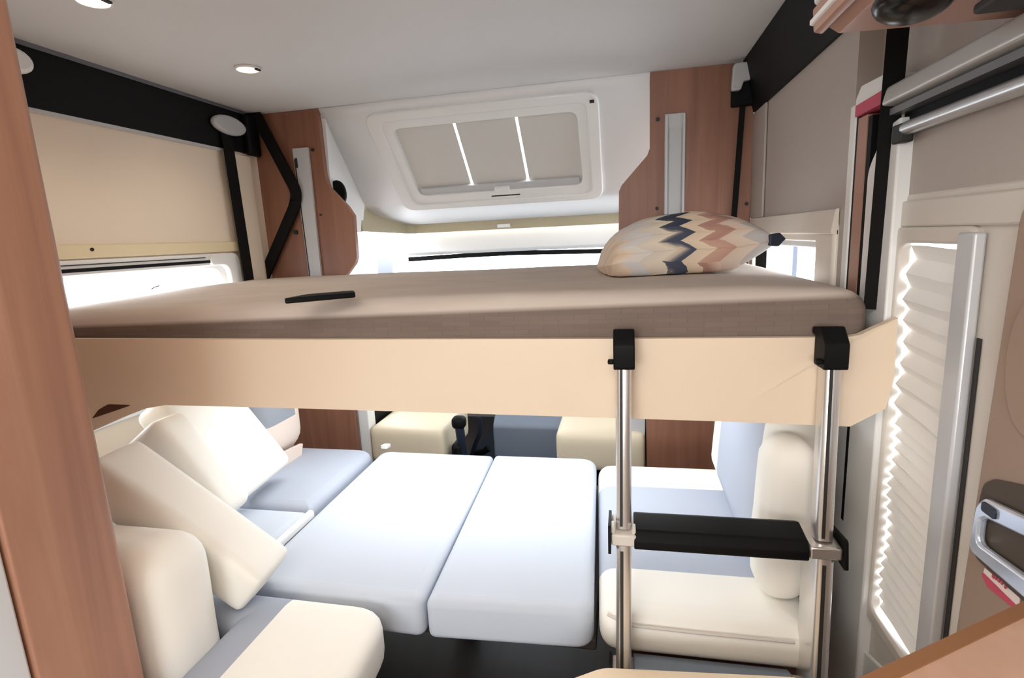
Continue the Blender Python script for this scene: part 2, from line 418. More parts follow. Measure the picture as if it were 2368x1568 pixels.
# ------------------------------------------------------------------ left window, cupboard face
w1 = thing('window_1', 'long white framed window in the left wall', 'window', (LW, 1.2, .80)); w1['kind'] = 'structure'
obj('frame', ring(BM(), R8(1.09, .78, 2.215, 1.352, .05), R8(1.16, .85, 2.14, 1.300, .05), YZ(LW), -.05, .012), 'frame', w1, bevel=.006)
obj('inner_frame', ring(BM(), R8(1.15, .84, 2.15, 1.312, .05), R8(1.20, .88, 2.11, 1.285, .06), YZ(LW), -.045, -.015), 'frame', w1, bevel=.006)
obj('blind_rail', prism(BM(), rect(1.15, 1.3125, 2.03, 1.3245), YZ(LW), .012, .017), 'black', w1)
obj('rail_groove', prism(BM(), rect(1.15, 1.334, 2.0, 1.3375), YZ(LW), .012, .014), 'darkslot', w1)
obj('pane', B((LW - .05, 1.13, .82), (LW - .046, 2.17, 1.33)), 'glass', w1)
obj('window_stay', tube(BM(), [P(350, 669, x=LW - .03), P(357, 664, x=LW - .03), P(369, 661, x=LW - .03)], circ(.0022, 6)), 'darkslot', w1)
obj('cap', prism(BM(), R8(2.02, 1.305, 2.05, 1.343, .01), YZ(LW), .012, .026), 'frame', w1)

tr = struct('trim_4', B((LW, .3, 1.356), (LW + .014, 2.235, 1.402)), 'walltan', 'tan strip above the left window', 'trim', bevel=.004)
bm = BM(); tube(bm, [P(213, 577, x=LW + .013), P(213, 577, x=LW + .018)], circ(.006, 10)); struct('screw', bm, 'darkslot', parent=tr)
struct('trim_5', B((LW, 2.236, .82), (LW + .010, 2.385, 1.80)), 'wallcream', 'narrow cream wall strip beside the left column', 'trim', bevel=.003)

# ------------------------------------------------------------------ black fascia boards under the ceiling
fb = thing('fascia_board', 'long black board along the left wall under the ceiling', 'board', (LW + .02, 1.5, 1.81))
obj('board', B((LW + .001, .80, 1.812), (LW + .016, 2.385, 1.987)), 'black', fb, bevel=.003)
obj('top_strip', prism(BM(), [(LW + .004, 1.999), (LW + .024, 1.999), (LW + .018, 1.9875), (LW + .004, 1.9875)], lambda a, b, h: (a, h, b), .80, 2.37), flat('dark_grey_strip', (88, 86, 92), .5), fb)
obj('metal_edge', B((LW + .001, .80, 1.800), (LW + .014, 2.22, 1.8115)), 'greyplastic', fb)
obj('end_block', B((LW + .0165, 2.34, 1.80), (LW + .05, 2.425, 1.985)), 'black', fb, bevel=.012, seg=3)
fr = thing('fascia_board', 'black board along the right wall between ceiling and grey wall', 'board', (RW - .02, 1.6, 1.80))
prof = [(RW - .001, 1.802), (RW - .012, 1.802), (.474, 1.998), (.50, 1.998)]
obj('board', prism(BM(), prof, lambda a, b, h: (a, h, b), .97, 2.428), 'black', fr)
obj('end_block', B((.432, 2.405, 1.828), (.515, 2.436, 1.925)), 'black', fr, bevel=.004)

# lamps on the boards
def reading(name, label, loc, axis):
    t = thing(name, label, 'lamp', loc, None); return t
t = reading('reading_lamp', 'oval grey reading lamp at the far end of the left black board', P(523, 291, x=LW + .035), 0)
c = P(523, 291, x=LW + .017)
bm = BM(); prism(bm, [(c.y + a * 1.0, c.z + b) for a, b in circ(.105, 24, .042)], YZ(LW + .017), 0, .028)
obj('lamp_head', bm, 'greyplastic', t, bevel=.012, seg=4)
t = reading('reading_lamp', 'small grey reading lamp at the end of the right black board', P(1710, 180, y=2.40), 0)
c = P(1711, 178, y=2.40)
pts = rpoly([(c.x - .034, c.z - .052), (c.x + .002, c.z - .052), (c.x + .012, c.z - .02), (c.x + .038, c.z - .018), (c.x + .038, c.z + .048), (c.x - .028, c.z + .048)], [.012, .01, .006, .008, .012, .016], 4)
obj('lamp_head', prism(BM(), pts, XZ(2.376), 0, .03), 'greyplastic', t, bevel=.006, seg=3)
t = reading('reading_lamp', 'white lamp on the left black board, half hidden by the wooden pillar', (LW + .02, 1.35, 1.92), 0)
c = P(24, 140, x=LW + .02)
obj('lamp_head', prism(BM(), [(c.y + a, c.z + b) for a, b in circ(.05, 20, .036)], YZ(LW + .017), 0, .03), 'frame', t, bevel=.012, seg=4)

# recessed ceiling lights
def ceiling_light(x, y, label, lit=4.5):
    t = thing('ceiling_light', label, 'lamp', (x, y, CZ), 'recessed ceiling lights')
    bm = BM(); ring(bm, circ(.044, 28), circ(.036, 28), lambda a, b, h: (x + a, y + b, CZ + h), -.008, 0)
    obj('bezel', bm, 'frame', t, bevel=.002)
    bm = BM(); prism(bm, circ(.0355, 28), lambda a, b, h: (x + a, y + b, CZ + h), -.0075, -.001)
    obj('lens', bm, 'lamp', t)
    bm = BM(); prism(bm, rpoly(rect(x + .034, y - .012, x + .047, y + .012), .003, 3), XY(CZ), -.012, -.0085)
    obj('clip', bm, 'darkslot', t)
    l = bpy.data.lights.new('lamp_glow', 'SPOT'); l.energy = lit; l.color = (1, .86, .68); l.spot_size = 2.4; l.spot_blend = .8; l.shadow_soft_size = .03
    o = bpy.data.objects.new('lamp_glow', l); COL.objects.link(o); o.location = (x, y, CZ - .03)
c = P(572, 157, z=CZ); ceiling_light(c.x, c.y, 'round warm ceiling light above the left end of the upper bed')
ceiling_light(-1.31, 1.255, 'round warm ceiling light at the top edge of the photo')

# ------------------------------------------------------------------ bulkhead columns with guide rails
def column(label, outline, rail_x, rail_top, screws, loc, dark_side):
    t = thing('wood_column', label, 'column', loc)
    obj('panel', prism(BM(), outline, XZ(FY), 0, .03), 'column', t, bevel=.002)
    x0, x1, xb0, xb1 = rail_x
    # guide rail: channel with two lips and an inner strip, slightly leaning like the column's edge
    def RL(a, b, h):
        k = (rail_top - b) / .6
        return (x0 + (x1 - x0) * a + (xb0 - x0) * k * (1 - a) + (xb1 - x1) * k * a, FY - .002 - h, b)
    g = obj('guide_rail', prism(BM(), rpoly(rect(0, 1.0, 1, rail_top), [0, 0, .01, .01], 3), RL, 0, .014), 'greyplastic', t, bevel=.003)
    if dark_side:
        obj('slot', prism(BM(), rpoly(rect(.05, 1.0, .12, rail_top - .05), .002, 2), RL, .0145, .016), 'darkslot', g)
        obj('slot_end', prism(BM(), rpoly(rect(.10, rail_top - .09, .24, rail_top - .045), .01, 2), RL, .0145, .017), 'darkslot', g)
    else:
        obj('lip', prism(BM(), rect(.0, 1.0, .16, rail_top - .006), RL, .0145, .03), 'greyplastic', g, bevel=.003)
        obj('lip', prism(BM(), rect(.86, 1.0, 1.0, rail_top - .006), RL, .0145, .03), 'greyplastic', g, bevel=.003)
        obj('inner_strip', prism(BM(), rect(.22, 1.0, .82, rail_top - .055), RL, .0145, .020), flat('pale_strip', (190, 190, 188), .5), g)
    for (u, v, r) in screws:
        c = P(u, v, y=FY); bm = BM(); prism(bm, [(c.x + a, c.z + b) for a, b in circ(r, 10)], XZ(FY), -.008, 0)
        obj('screw', bm, 'darkslot', t)
    return t
L = [(LW + .004, .02), (-1.375, .02), (-1.345, 1.17), (-1.33, 1.225)]
outl = [(LW + .004, .02), (-1.38, .02), (-1.378, .9), (-1.345, 1.21), (-1.29, 1.27), (-1.277, 1.30), (-1.272, 1.50), (-1.30, 1.545), (-1.385, 1.64), (-1.400, 1.70), (-1.402, 1.9985), (LW + .004, 1.9995)]
column('brown wooden column at the left front corner with grey guide rail', outl, (-1.547, -1.464, -1.538, -1.469), 1.827,
       [(724, 347, .007), (742, 497, .005), (685, 537, .012)], (-1.58, FY, .02), True)
outr = [(.103, .02), (.522, .02), (.522, 1.85), (.474, 1.9985), (.117, 1.9985), (.117, 1.70), (.105, 1.67), (-.002, 1.555), (-.014, 1.53), (-.018, 1.30), (.09, 1.20)]
column('brown wooden column at the right front corner behind the pillow', outr, (.176, .257, .172, .254), 1.825,
       [(1521, 276, .008), (1519, 482, .007), (1726, 471, .007)], (.3, FY, .02), False)
# white posts between columns and cab at floor level
struct('trim_6', B((-1.372, FY + .02, 0), (-1.315, FY + .10, .95)), 'frame', 'white post right of the left column below the bed', 'trim', bevel=.004)
struct('trim_7', B((.03, FY + .04, 0), (.095, FY + .10, .95)), 'greyplastic', 'pale post left of the right column below the bed', 'trim', bevel=.004)

# bed suspension belts
def belt(label, pts, w, t_=.004, up=(0, 1, 0)):
    o = obj('suspension_belt', tube(BM(), pts, [(-w / 2, -t_ / 2), (w / 2, -t_ / 2), (w / 2, t_ / 2), (-w / 2, t_ / 2)], up), 'belt')
    return tag(o, label, 'belt', 'bed suspension belts')
belt('black belt hanging from the left black board beside the oval lamp', [P(524, 312, x=LW + .03), P(576, 648, x=LW + .035)], .066, up=(1, 0, 0))
belt('thin black belt in front of the right wooden column', [P(1717, 246, y=2.400), P(1696, 520, y=2.405)], .022, up=(.5, 1, 0))
belt('wide black belt at the right front corner of the bed beside the door', [(.522, 1.245, 1.80), (.522, 1.262, 1.165)], .036, .005, up=(.35, 1, 0))
o = obj('bent_bar', tube(BM(), path([P(540, 253, y=2.405), P(585, 252, y=2.405), P(686, 444, y=2.41), P(682, 475, y=2.41), P(606, 652, y=2.41)], .05, 5),
        [(-.027, -.006), (.027, -.006), (.027, .006), (-.027, .006)], (0, 1, 0)), 'belt', bevel=.003)
tag(o, 'black bent bar in front of the left wooden column', 'bar')

# ------------------------------------------------------------------ right wall details
w2 = thing('window_2', 'small window in the right wall beyond the pillow', 'window', (RW, 1.98, .95)); w2['kind'] = 'structure'
obj('frame', ring(BM(), R8(1.50, .90, 2.42, 1.352, .02), R8(1.63, .97, 2.36, 1.302, .01), YZ(RW), -.012, .05), 'sillcream', w2, bevel=.008, seg=3)
obj('roller_housing', B((RW + .01, 1.63, 1.282), (RW + .04, 2.36, 1.314)), 'greyplastic', w2, bevel=.005)
obj('pane', B((RW + .06, 1.62, .95), (RW + .064, 2.36, 1.315)), 'glass', w2)
pm = struct('trim_8', prism(BM(), rpoly([(RW - .020, 1.322), (RW - .002, 1.322), (RW - .002, 1.385), (RW - .010, 1.385)], [.01, 0, 0, .006], 5), lambda a, b, h: (a, h, b), 1.50, 2.425), 'sillcream', 'rounded cream pelmet above the small right window', 'trim')
struct('trim_9', B((RW - .010, 2.24, 1.386), (RW - .001, 2.436, 1.80)), 'wallgrey', 'grey wall strip beside the right column', 'trim', bevel=.004)

# things outside that show through the small window and the windscreen
c = P(1838, 560, x=1.6); d = P(1838, 640, x=1.6)
o = obj('post', B((1.58, c.y - .035, d.z - .9), (1.62, c.y + .035, c.z)), 'outdoor', bevel=.004); tag(o, 'slim grey post outside the small right window', 'post')
c = P(1757, 606, x=.80)
o = obj('wing_mirror', cushion(.06, .14, .16, .028, .004, 8), 'navy', origin=c); obj('arm', B((.608, c.y - .015, c.z - .06), (.79, c.y + .015, c.z - .03)), 'navy', o); tag(o, 'dark wing mirror outside the small right window behind the pillow tip', 'mirror')
t = thing('tag', 'pale blue tag at the lower left of the windscreen', 'tag', P(888, 625, y=3.45))
c = P(890, 612, y=3.45)
obj('card', prism(BM(), rpoly([(c.x - .06, c.z - .10), (c.x + .05, c.z - .10), (c.x + .065, c.z), (c.x + .03, c.z + .05), (c.x - .04, c.z + .05)], .012, 4), XZ(3.44), 0, .004), 'paleblue', t)
o = obj('interior_lamp', B(P(1150, 527, y=3.43), P(1181, 517, y=3.455)), 'frame', bevel=.003); tag(o, 'small white box lamp on the tan band above the windscreen', 'lamp')
o = obj('speaker', prism(BM(), [(P(779, 448, y=2.50).x + a, P(779, 448, y=2.50).z + b) for a, b in circ(.045, 20, .065)], XZ(2.50), 0, .02), 'black', bevel=.005)
tag(o, 'black oval speaker behind the left wooden column', 'speaker')

# ------------------------------------------------------------------ the drop-down bed
bed = thing('drop_down_bed', 'raised cream fronted bed hanging across the vehicle', 'bed', (-.6, 1.2, .93))
# front panel with the dipped left end, cut-out and flared right end
def PF(a, b, h):
    bend = 0
    if a > .455: k = (a - .455); bend = k * .35
    return (a, 1.2 + h - bend * .6, b)
top = [(.535, 1.158), (.50, 1.138), (.474, 1.122), (.452, 1.117), (0.0, 1.118), (-.8, 1.125), (-1.52, 1.134), (-1.738, 1.136)]
bot = [(-1.738, .785), (-1.62, .825), (-1.531, .856), (-1.40, .905), (-1.32, .932), (-1.25, .944), (-.8, .941), (-.3, .935), (.2, .929), (.452, .924), (.468, .924), (.527, .969), (.5365, 1.03)]
bm = BM()
hole = [(-1.361, .9425), (-1.442, .9435), (-1.478, .927), (-1.509, .899)]
bmO = prism(BM(), list(reversed(top)) + list(reversed(bot)), PF, 0, .018)
fp = obj('front_panel', bmO, 'bedpanel', bed, smooth=True)
# cut-out as a recessed brown pocket plate with rim
obj('hand_hole', prism(BM(), rpoly(hole, [.002, .03, .03, .002], 4), PF, -.0012, .001), flat('hole_inside_brown', (84, 48, 28), .7), bed)
obj('bed_board', B((-1.735, 1.222, 1.01), (.515, 2.395, 1.055)), 'bedpanel', bed)
mt = BM()
def mat_z(x, y):
    return 0
mt = cushion(2.245, 1.165, .165, .052, .006, 40)
for v in mt.verts:
    x, y, z = v.co
    if z > .0:
        k = (x + 1.12) / 2.24
        v.co.z += -.018 * max(0, 1 - k * 1.6) * max(0, -y / .58) + .004 * noise.noise(Vector((x * 3, y * 3, 1))) 
        v.co.z -= .012 * max(0, (x - .75) / .37) ** 2
        v.co.z += .006 * math.sin((y - .1 * x) * 9) * max(0, .5 - abs(y)) * (1 if abs(x) < 1 else .3)
def mattress_mat():
    m, n, l, b = new_mat('mattress_cover')
    tc = n.new('ShaderNodeTexCoord'); nz = n.new('ShaderNodeTexNoise'); nz.inputs['Scale'].default_value = 9; nz.inputs['Detail'].default_value = 6
    mp = n.new('ShaderNodeMapping'); mp.inputs['Scale'].default_value = (.5, 1, 3)
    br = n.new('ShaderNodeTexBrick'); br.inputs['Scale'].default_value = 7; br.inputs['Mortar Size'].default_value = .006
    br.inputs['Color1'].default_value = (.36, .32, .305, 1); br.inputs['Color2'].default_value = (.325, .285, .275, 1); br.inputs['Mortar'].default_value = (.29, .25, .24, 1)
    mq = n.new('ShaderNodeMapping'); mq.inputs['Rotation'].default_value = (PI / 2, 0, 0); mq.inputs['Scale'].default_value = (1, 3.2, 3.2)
    rp = n.new('ShaderNodeValToRGB'); e = rp.color_ramp.elements
    e[0].position = .3; e[0].color = lin((198, 184, 172)); e[1].position = .75; e[1].color = lin((210, 197, 186))
    mu = n.new('ShaderNodeMix'); mu.data_type = 'RGBA'; mu.blend_type = 'MULTIPLY'
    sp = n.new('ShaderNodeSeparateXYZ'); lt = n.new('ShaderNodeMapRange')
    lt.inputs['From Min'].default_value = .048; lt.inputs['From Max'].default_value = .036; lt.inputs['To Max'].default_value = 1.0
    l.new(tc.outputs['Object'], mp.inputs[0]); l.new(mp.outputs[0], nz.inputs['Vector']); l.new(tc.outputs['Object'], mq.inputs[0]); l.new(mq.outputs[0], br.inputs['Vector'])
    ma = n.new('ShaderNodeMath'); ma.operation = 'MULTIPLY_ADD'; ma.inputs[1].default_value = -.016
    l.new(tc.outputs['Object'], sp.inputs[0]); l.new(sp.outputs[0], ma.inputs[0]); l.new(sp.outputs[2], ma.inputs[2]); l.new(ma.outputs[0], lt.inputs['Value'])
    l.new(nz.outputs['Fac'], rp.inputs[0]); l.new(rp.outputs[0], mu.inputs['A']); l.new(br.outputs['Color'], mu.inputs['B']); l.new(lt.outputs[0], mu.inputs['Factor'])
    l.new(mu.outputs['Result'], b.inputs['Base Color']); b.inputs['Roughness'].default_value = .9; b.inputs['Specular IOR Level'].default_value = .2
    return m
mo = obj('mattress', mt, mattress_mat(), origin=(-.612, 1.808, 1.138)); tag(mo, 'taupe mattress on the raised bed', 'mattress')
# flat black case on the mattress
a, b_ = P(654, 700, z=1.232), P(822, 685, z=1.232)
d = (b_ - a).normalized(); s = Vector((-d.y, d.x, 0))
pts = rpoly([a + s * .0, b_ - d * .0, b_ + s * .07 + d * .012, a + d * .06 + s * .075], [.006, .006, .012, .012], 4)
bm = BM(); prism(bm, [(p.x, p.y) for p in pts], XY(1.2285), 0, .013)
case = obj('case', bm, 'black', bevel=.003); tag(case, 'flat oblong black case lying on the mattress', 'case')

# ------------------------------------------------------------------ pillow
def pillow_mat():
    m, n, l, b = new_mat('feather_print')
    tc = n.new('ShaderNodeTexCoord'); sp = n.new('ShaderNodeSeparateXYZ'); l.new(tc.outputs['Object'], sp.inputs[0])
    def math_(op, a, b2=None):
        q = n.new('ShaderNodeMath'); q.operation = op
        for i, t in enumerate((a, b2)):
            if t is None: continue
            if isinstance(t, (int, float)): q.inputs[i].default_value = t
            else: l.new(t, q.inputs[i])
        return q.outputs[0]
    nz = n.new('ShaderNodeTexNoise'); nz.inputs['Scale'].default_value = 9; nz.inputs['Detail'].default_value = 5; l.new(tc.outputs['Object'], nz.inputs['Vector'])
    # rows of feathers: saw-tooth in the direction across the pillow (y up over the crown and z)
    q = math_('ADD', math_('MULTIPLY', sp.outputs[1], .9), sp.outputs[2])
    row = math_('MULTIPLY', math_('ADD', q, math_('MULTIPLY', nz.outputs['Fac'], .03)), 17.0)
    saw = math_('ABSOLUTE', math_('SUBTRACT', math_('FRACT', row), .5))
    x0 = math_('ADD', math_('ADD', sp.outputs[0], math_('MULTIPLY', saw, -.10)), math_('MULTIPLY', nz.outputs['Fac'], .07))
    # pointed scales: one colour per feather, darker towards its root
    fx = math_('MULTIPLY', x0, 17.0); cell = math_('FLOOR', fx); fr = math_('FRACT', fx)
    cx = n.new('ShaderNodeCombineXYZ'); l.new(cell, cx.inputs[0]); l.new(math_('FLOOR', math_('ADD', row, .5)), cx.inputs[1])
    wn = n.new('ShaderNodeTexWhiteNoise'); wn.noise_dimensions = '3D'; l.new(cx.outputs[0], wn.inputs['Vector'])
    xq = math_('ADD', math_('DIVIDE', math_('ADD', cell, .5), 17.0), math_('MULTIPLY', math_('SUBTRACT', wn.outputs['Value'], .5), .022))
    x = math_('ADD', math_('MULTIPLY', math_('ADD', math_('MULTIPLY', xq, .8), math_('MULTIPLY', x0, .2)), 1.6), .47)
    rp = n.new('ShaderNodeValToRGB'); rp.color_ramp.interpolation = 'LINEAR'
    stops = [(.0, (224, 208, 190)), (.12, (214, 190, 164)), (.19, (236, 222, 204)), (.27, (196, 198, 204)), (.33, (226, 214, 196)), (.39, (232, 216, 186)),
             (.405, (226, 212, 190)), (.412, (84, 90, 106)), (.45, (46, 52, 70)), (.485, (70, 76, 92)), (.494, (232, 214, 190)), (.56, (232, 208, 180)),
             (.60, (206, 164, 148)), (.62, (178, 136, 124)), (.632, (232, 206, 184)), (.74, (222, 206, 192)), (.80, (196, 194, 192)), (.9, (214, 206, 194)), (1, (190, 186, 180))]
    cr = rp.color_ramp
    cr.elements[0].position = 0; cr.elements[0].color = lin(stops[0][1]); cr.elements[1].position = 1; cr.elements[1].color = lin(stops[-1][1])
    for p_, c_ in stops[1:-1]: cr.elements.new(p_).color = lin(c_)
    l.new(x, rp.inputs[0])
    # darker feather rims
    rim = math_('GREATER_THAN', saw, .47)
    mx = n.new('ShaderNodeMix'); mx.data_type = 'RGBA'; mx.blend_type = 'MULTIPLY'
    mx.inputs['B'].default_value = (.80, .74, .70, 1)
    l.new(math_('ADD', math_('MULTIPLY', rim, .4), math_('MULTIPLY', math_('SUBTRACT', 1.0, fr), .45)), mx.inputs['Factor']); l.new(rp.outputs[0], mx.inputs['A']); l.new(mx.outputs['Result'], b.inputs['Base Color'])
    b.inputs['Roughness'].default_value = .8; b.inputs['Specular IOR Level'].default_value = .2
    return m
pil = thing('pillow', 'plump pillow with feather print lying on the mattress', 'pillow', (.165, 1.77, 1.225))
N = 36; bm = BM(); grid = {}
def pil_pt(i, j, s):
    u, v = i / N * 2 - 1, j / N * 2 - 1
    k = max(0, (1 - abs(u) ** (2.2 if u > 0 else 3.4))) ** .5 * max(0, (1 - abs(v) ** 2.6)) ** .5
    # edges pulled in between the corners
    x = u * (.262 if u < 0 else .238) * (1 - .10 * (1 - v * v)) * (1 - (.13 * v * v if u < 0 else 0)); y = v * .180 * (1 - .10 * (1 - u * u)) * (1 - (.10 * abs(u) ** 3 if u < 0 else 0))
    tilt = .5 * (u - v)
    seam = .058 + .024 * tilt + .004 * max(0, tilt) ** 3 - .02 * max(0, -u) ** 2
    z = seam + (.120 * k if s > 0 else -min(.10 * k, seam - .0015))
    z += .005 * noise.noise(Vector((x * 18, y * 18, s * 3.0))) * min(1, k * 3)
    return (x, y, max(z, .0015))
for s in (1, -1):
    for i in range(N + 1):
        for j in range(N + 1):
            e = i in (0, N) or j in (0, N)
            if s < 0 and e: grid[s, i, j] = grid[1, i, j]; continue
            grid[s, i, j] = bm.verts.new(pil_pt(i, j, s))
    for i in range(N):
        for j in range(N):
            q = [grid[s, i, j], grid[s, i + 1, j], grid[s, i + 1, j + 1], grid[s, i, j + 1]]
            bm.faces.new(q if s > 0 else q[::-1])
cov = obj('cover', bm, pillow_mat(), pil, origin=(.163, 1.77, 1.2245))
tip = BM(); prism(tip, rpoly([(-.022, -.016), (.006, -.02), (.026, 0), (.008, .018), (-.02, .014)], .005, 3), lambda a, b, h: (a, h, b), -.012, .012)
obj('corner_tab', tip, 'navy', pil, origin=Vector(pil_pt(N, 0, 1)) + Vector((-.008, .012, .002)) + Vector((.163, 1.77, 1.2245)), bevel=.003)
pil.rotation_euler = (0, 0, math.radians(11))

# ------------------------------------------------------------------ ladder
lad = thing('ladder', 'aluminium ladder with black treads hooked on the bed front', 'ladder', (.2, 1.15, 0))
oval = lambda w, d: [(a, b) for a, b in rpoly(rect(-w / 2, -d / 2, w / 2, d / 2), min(w, d) * .42, 5)]
def rail_pt(xt, xb, z):
    k = (1.075 - z) / 1.075; return (xt + (xb - xt) * k, 1.168 - .145 * k, z)
for (xt, xb) in ((-.001, -.012), (.411, .372)):
    r_ = obj('rail', tube(BM(), [rail_pt(xt, xb, 1.075), rail_pt(xt, xb, .71)], oval(.034, .050), (0, 1, 0)), 'satin', lad)
    a, b = Vector(rail_pt(xt, xb, 1.07)), Vector(rail_pt(xt, xb, .72)); o_ = Vector((-.005, -.0258, 0))
    obj('groove', tube(BM(), [a + o_, b + o_], [(-.003, -.001), (.003, -.001), (.003, .001), (-.003, .001)], (0, 1, 0)), 'darkslot', r_)
    r2 = obj('rail', tube(BM(), [Vector(rail_pt(xt, xb, z_)) + Vector((0, .018, 0)) for z_ in (.68, .012)], oval(.034, .106), (0, 1, 0)), 'satin', lad)
    a, b = Vector(rail_pt(xt, xb, .67)), Vector(rail_pt(xt, xb, .05)); o_ = Vector((-.004, -.0358, 0))
    obj('groove', tube(BM(), [a + o_, b + o_], [(-.0035, -.001), (.0035, -.001), (.0035, .001), (-.0035, .001)], (0, 1, 0)), 'darkslot', r2)
    f_ = rail_pt(xt, xb, 0)
    obj('foot', B((f_[0] - .022, f_[1] - .042, 0), (f_[0] + .022, f_[1] + .042, .022)), 'black', lad, bevel=.005)
    hk = BM(); prism(hk, rpoly([(1.135, 1.062), (1.1965, 1.062), (1.1965, 1.122), (1.215, 1.124), (1.215, 1.138), (1.165, 1.146), (1.135, 1.115)], [.006, .004, 0, .003, .006, .01, .012], 3), lambda a, b, h: (xt + h, a, b), -.0215, .0235)
    obj('hook', hk, 'black', lad, bevel=.004)
    obj('hook_tab', B((xt - .034, 1.14, 1.073), (xt - .02, 1.16, 1.082)), 'black', lad, bevel=.003)
dot = BM()
for dx in (-.004, .004): prism(dot, circ(.003, 8), lambda a, b, h: (.002 + dx + a, 1.1345 + h, 1.119 + b), -.0025, 0)
for zr, mt_ in ((.700, 'black'), (.363, 'bluegrey')):
    pl, pr = rail_pt(-.001, -.012, zr), rail_pt(.411, .372, zr); yc = pl[1]
    sec = rpoly([(yc - .045, zr - .022), (yc + .055, zr - .030), (yc + .06, zr + .012), (yc + .03, zr + .026), (yc - .03, zr + .018), (yc - .045, zr)], [.01, .006, .008, .012, .012, .008], 3)
    obj('tread', prism(BM(), sec, lambda a, b, h: (h, a, b), pl[0] + .022, pr[0] - .034), mt_, lad, bevel=.003)
    for q, left in ((pl, True), (pr, False)):
        bx = obj('bracket', B((q[0] - (.026 if left else .033), yc - .042, zr - .017), (q[0] + .027, yc + .05, zr + .010)), 'creamframe' if left else 'satin', lad, bevel=.004)
        e = q[0] + (-.033 if left else .028)
        obj('end_cap', prism(BM(), rpoly([(yc - .055, zr - .032), (yc + .05, zr - .03), (yc + .05, zr + .02), (yc - .045, zr + .03)], .008, 3), lambda a, b, h: (e + h, a, b), 0, .006), 'black', bx)
        if left:
            obj('clip', B((q[0] - .027, yc - .035, zr + .008), (q[0] - .018, yc - .01, zr + .026)), 'creamframe', bx, bevel=.002)
            obj('clip', B((q[0] + .018, yc - .035, zr + .008), (q[0] + .026, yc - .01, zr + .022)), 'creamframe', bx, bevel=.002)

# ------------------------------------------------------------------ lower lounge: benches and cushions
SZ = .47
o = thing('bench', 'brown bench base under the right seat cushion', 'bench', (.22, 1.55, 0))
obj('base', B((-.02, 1.20, 0), (.43, 2.02, .345)), 'base', o, bevel=.003)
obj('ledge', B((-.02, 1.19, .345), (.43, 2.0, .360)), 'base', o, bevel=.003)
o = thing('bench', 'bench base under the left rear seat cushions', 'bench', (-1.4, 1.7, 0))
obj('base', B((-1.74, 1.20, 0), (-1.10, 2.03, .345)), 'base', o, bevel=.003)
o = thing('bench', 'bench base under the front left seat cushion', 'bench', (-1.2, .8, 0))
obj('base', B((-.93, .45, 0), (-.74, 1.02, .345)), 'base', o, bevel=.003)
o = thing('table', 'low table carrying the two centre bed cushions', 'table', (-.55, 1.6, 0))
obj('tabletop', B((-1.04, 1.18, .325), (-.075, 2.03, .358)), 'tableedge', o, bevel=.006)
obj('leg', tube(BM(), [(-.55, 1.65, .0), (-.55, 1.65, .324)], circ(.04, 18), (0, 1, 0)), 'black', o)

def seam(name, pts, r=.0028, parent=None, mat='piping'):
    return obj(name, tube(BM(), pts, circ(r, 7)), mat, parent)
# centre infill cushions
ol = [(-1.024, 1.125), (-.502, 1.115), (-.536, 2.035), (-1.038, 2.045)]
oc = obj('seat_cushion', pad(ol, [.02, .03, .02, .05], .3605, SZ, .021, crown=.003), 'centre'); tag(oc, 'left of the two brightly lit blue-grey cushions in the middle of the lower bed', 'cushion', 'cushions of the lower bed')
ol = [(-.494, 1.115), (-.078, 1.135), (-.112, 2.035), (-.532, 2.035)]
oc = obj('seat_cushion', pad(ol, [.02, .05, .07, .02], .3605, SZ + .003, .021, crown=.003), 'centre'); tag(oc, 'right of the two brightly lit blue-grey cushions, beside the ladder', 'cushion', 'cushions of the lower bed')
# left bench cushions
ol = [(-1.735, 1.515), (-1.055, 1.505), (-1.060, 2.03), (-1.735, 2.035)]
oc = obj('seat_cushion', pad(ol, [.02, .02, .09, .02], .348, SZ + .012, .03), 'grey'); tag(oc, 'grey seat cushion in the far left corner below the column', 'cushion', 'cushions of the lower bed')
ol = [(-1.735, 1.125), (-1.055, 1.130), (-1.055, 1.499), (-1.735, 1.505)]
oc = obj('seat_cushion', pad(ol, .02, .348, SZ + .006, .02), 'centre'); tag(oc, 'brightly lit grey seat cushion under the leaning cream cushions on the left', 'cushion', 'cushions of the lower bed')
obj('white_edge', tube(BM(), [(-1.043, 1.15, SZ - .006), (-1.043, 1.492, SZ - .002)], oval(.022, .03), (0, 0, 1)), 'frame', oc)
o = obj('pull_tab', prism(BM(), rpoly([(-1.052, 2.045), (-1.02, 2.045), (-1.01, 2.075), (-1.04, 2.075)], .008, 3), XY(SZ + .006), 0, .012), 'frame', oc)
# right bench seat and backrest
sx = striped('seat_stripes_right', 1, 1.31 - 1.56, 1.79 - 1.56, CREAM, GREY)
bm = pad([(-.064, 1.125), (.42, 1.125), (.42, 2.0), (-.105, 2.0)], [.05, .03, .02, .06], .3615, SZ + .003, .045)
bmesh.ops.translate(bm, vec=(-.2, -1.56, -.42), verts=bm.verts)
rs = obj('seat_cushion', bm, sx, origin=(.2, 1.56, .42)); tag(rs, 'cream seat cushion with a grey band behind the ladder', 'cushion', 'cushions of the lower bed')
seam('piping', [(-.045, 1.14, SZ - .006), (.0, 1.124, SZ - .017), (.15, 1.122, SZ - .018), (.36, 1.122, SZ - .018)], .003, rs)
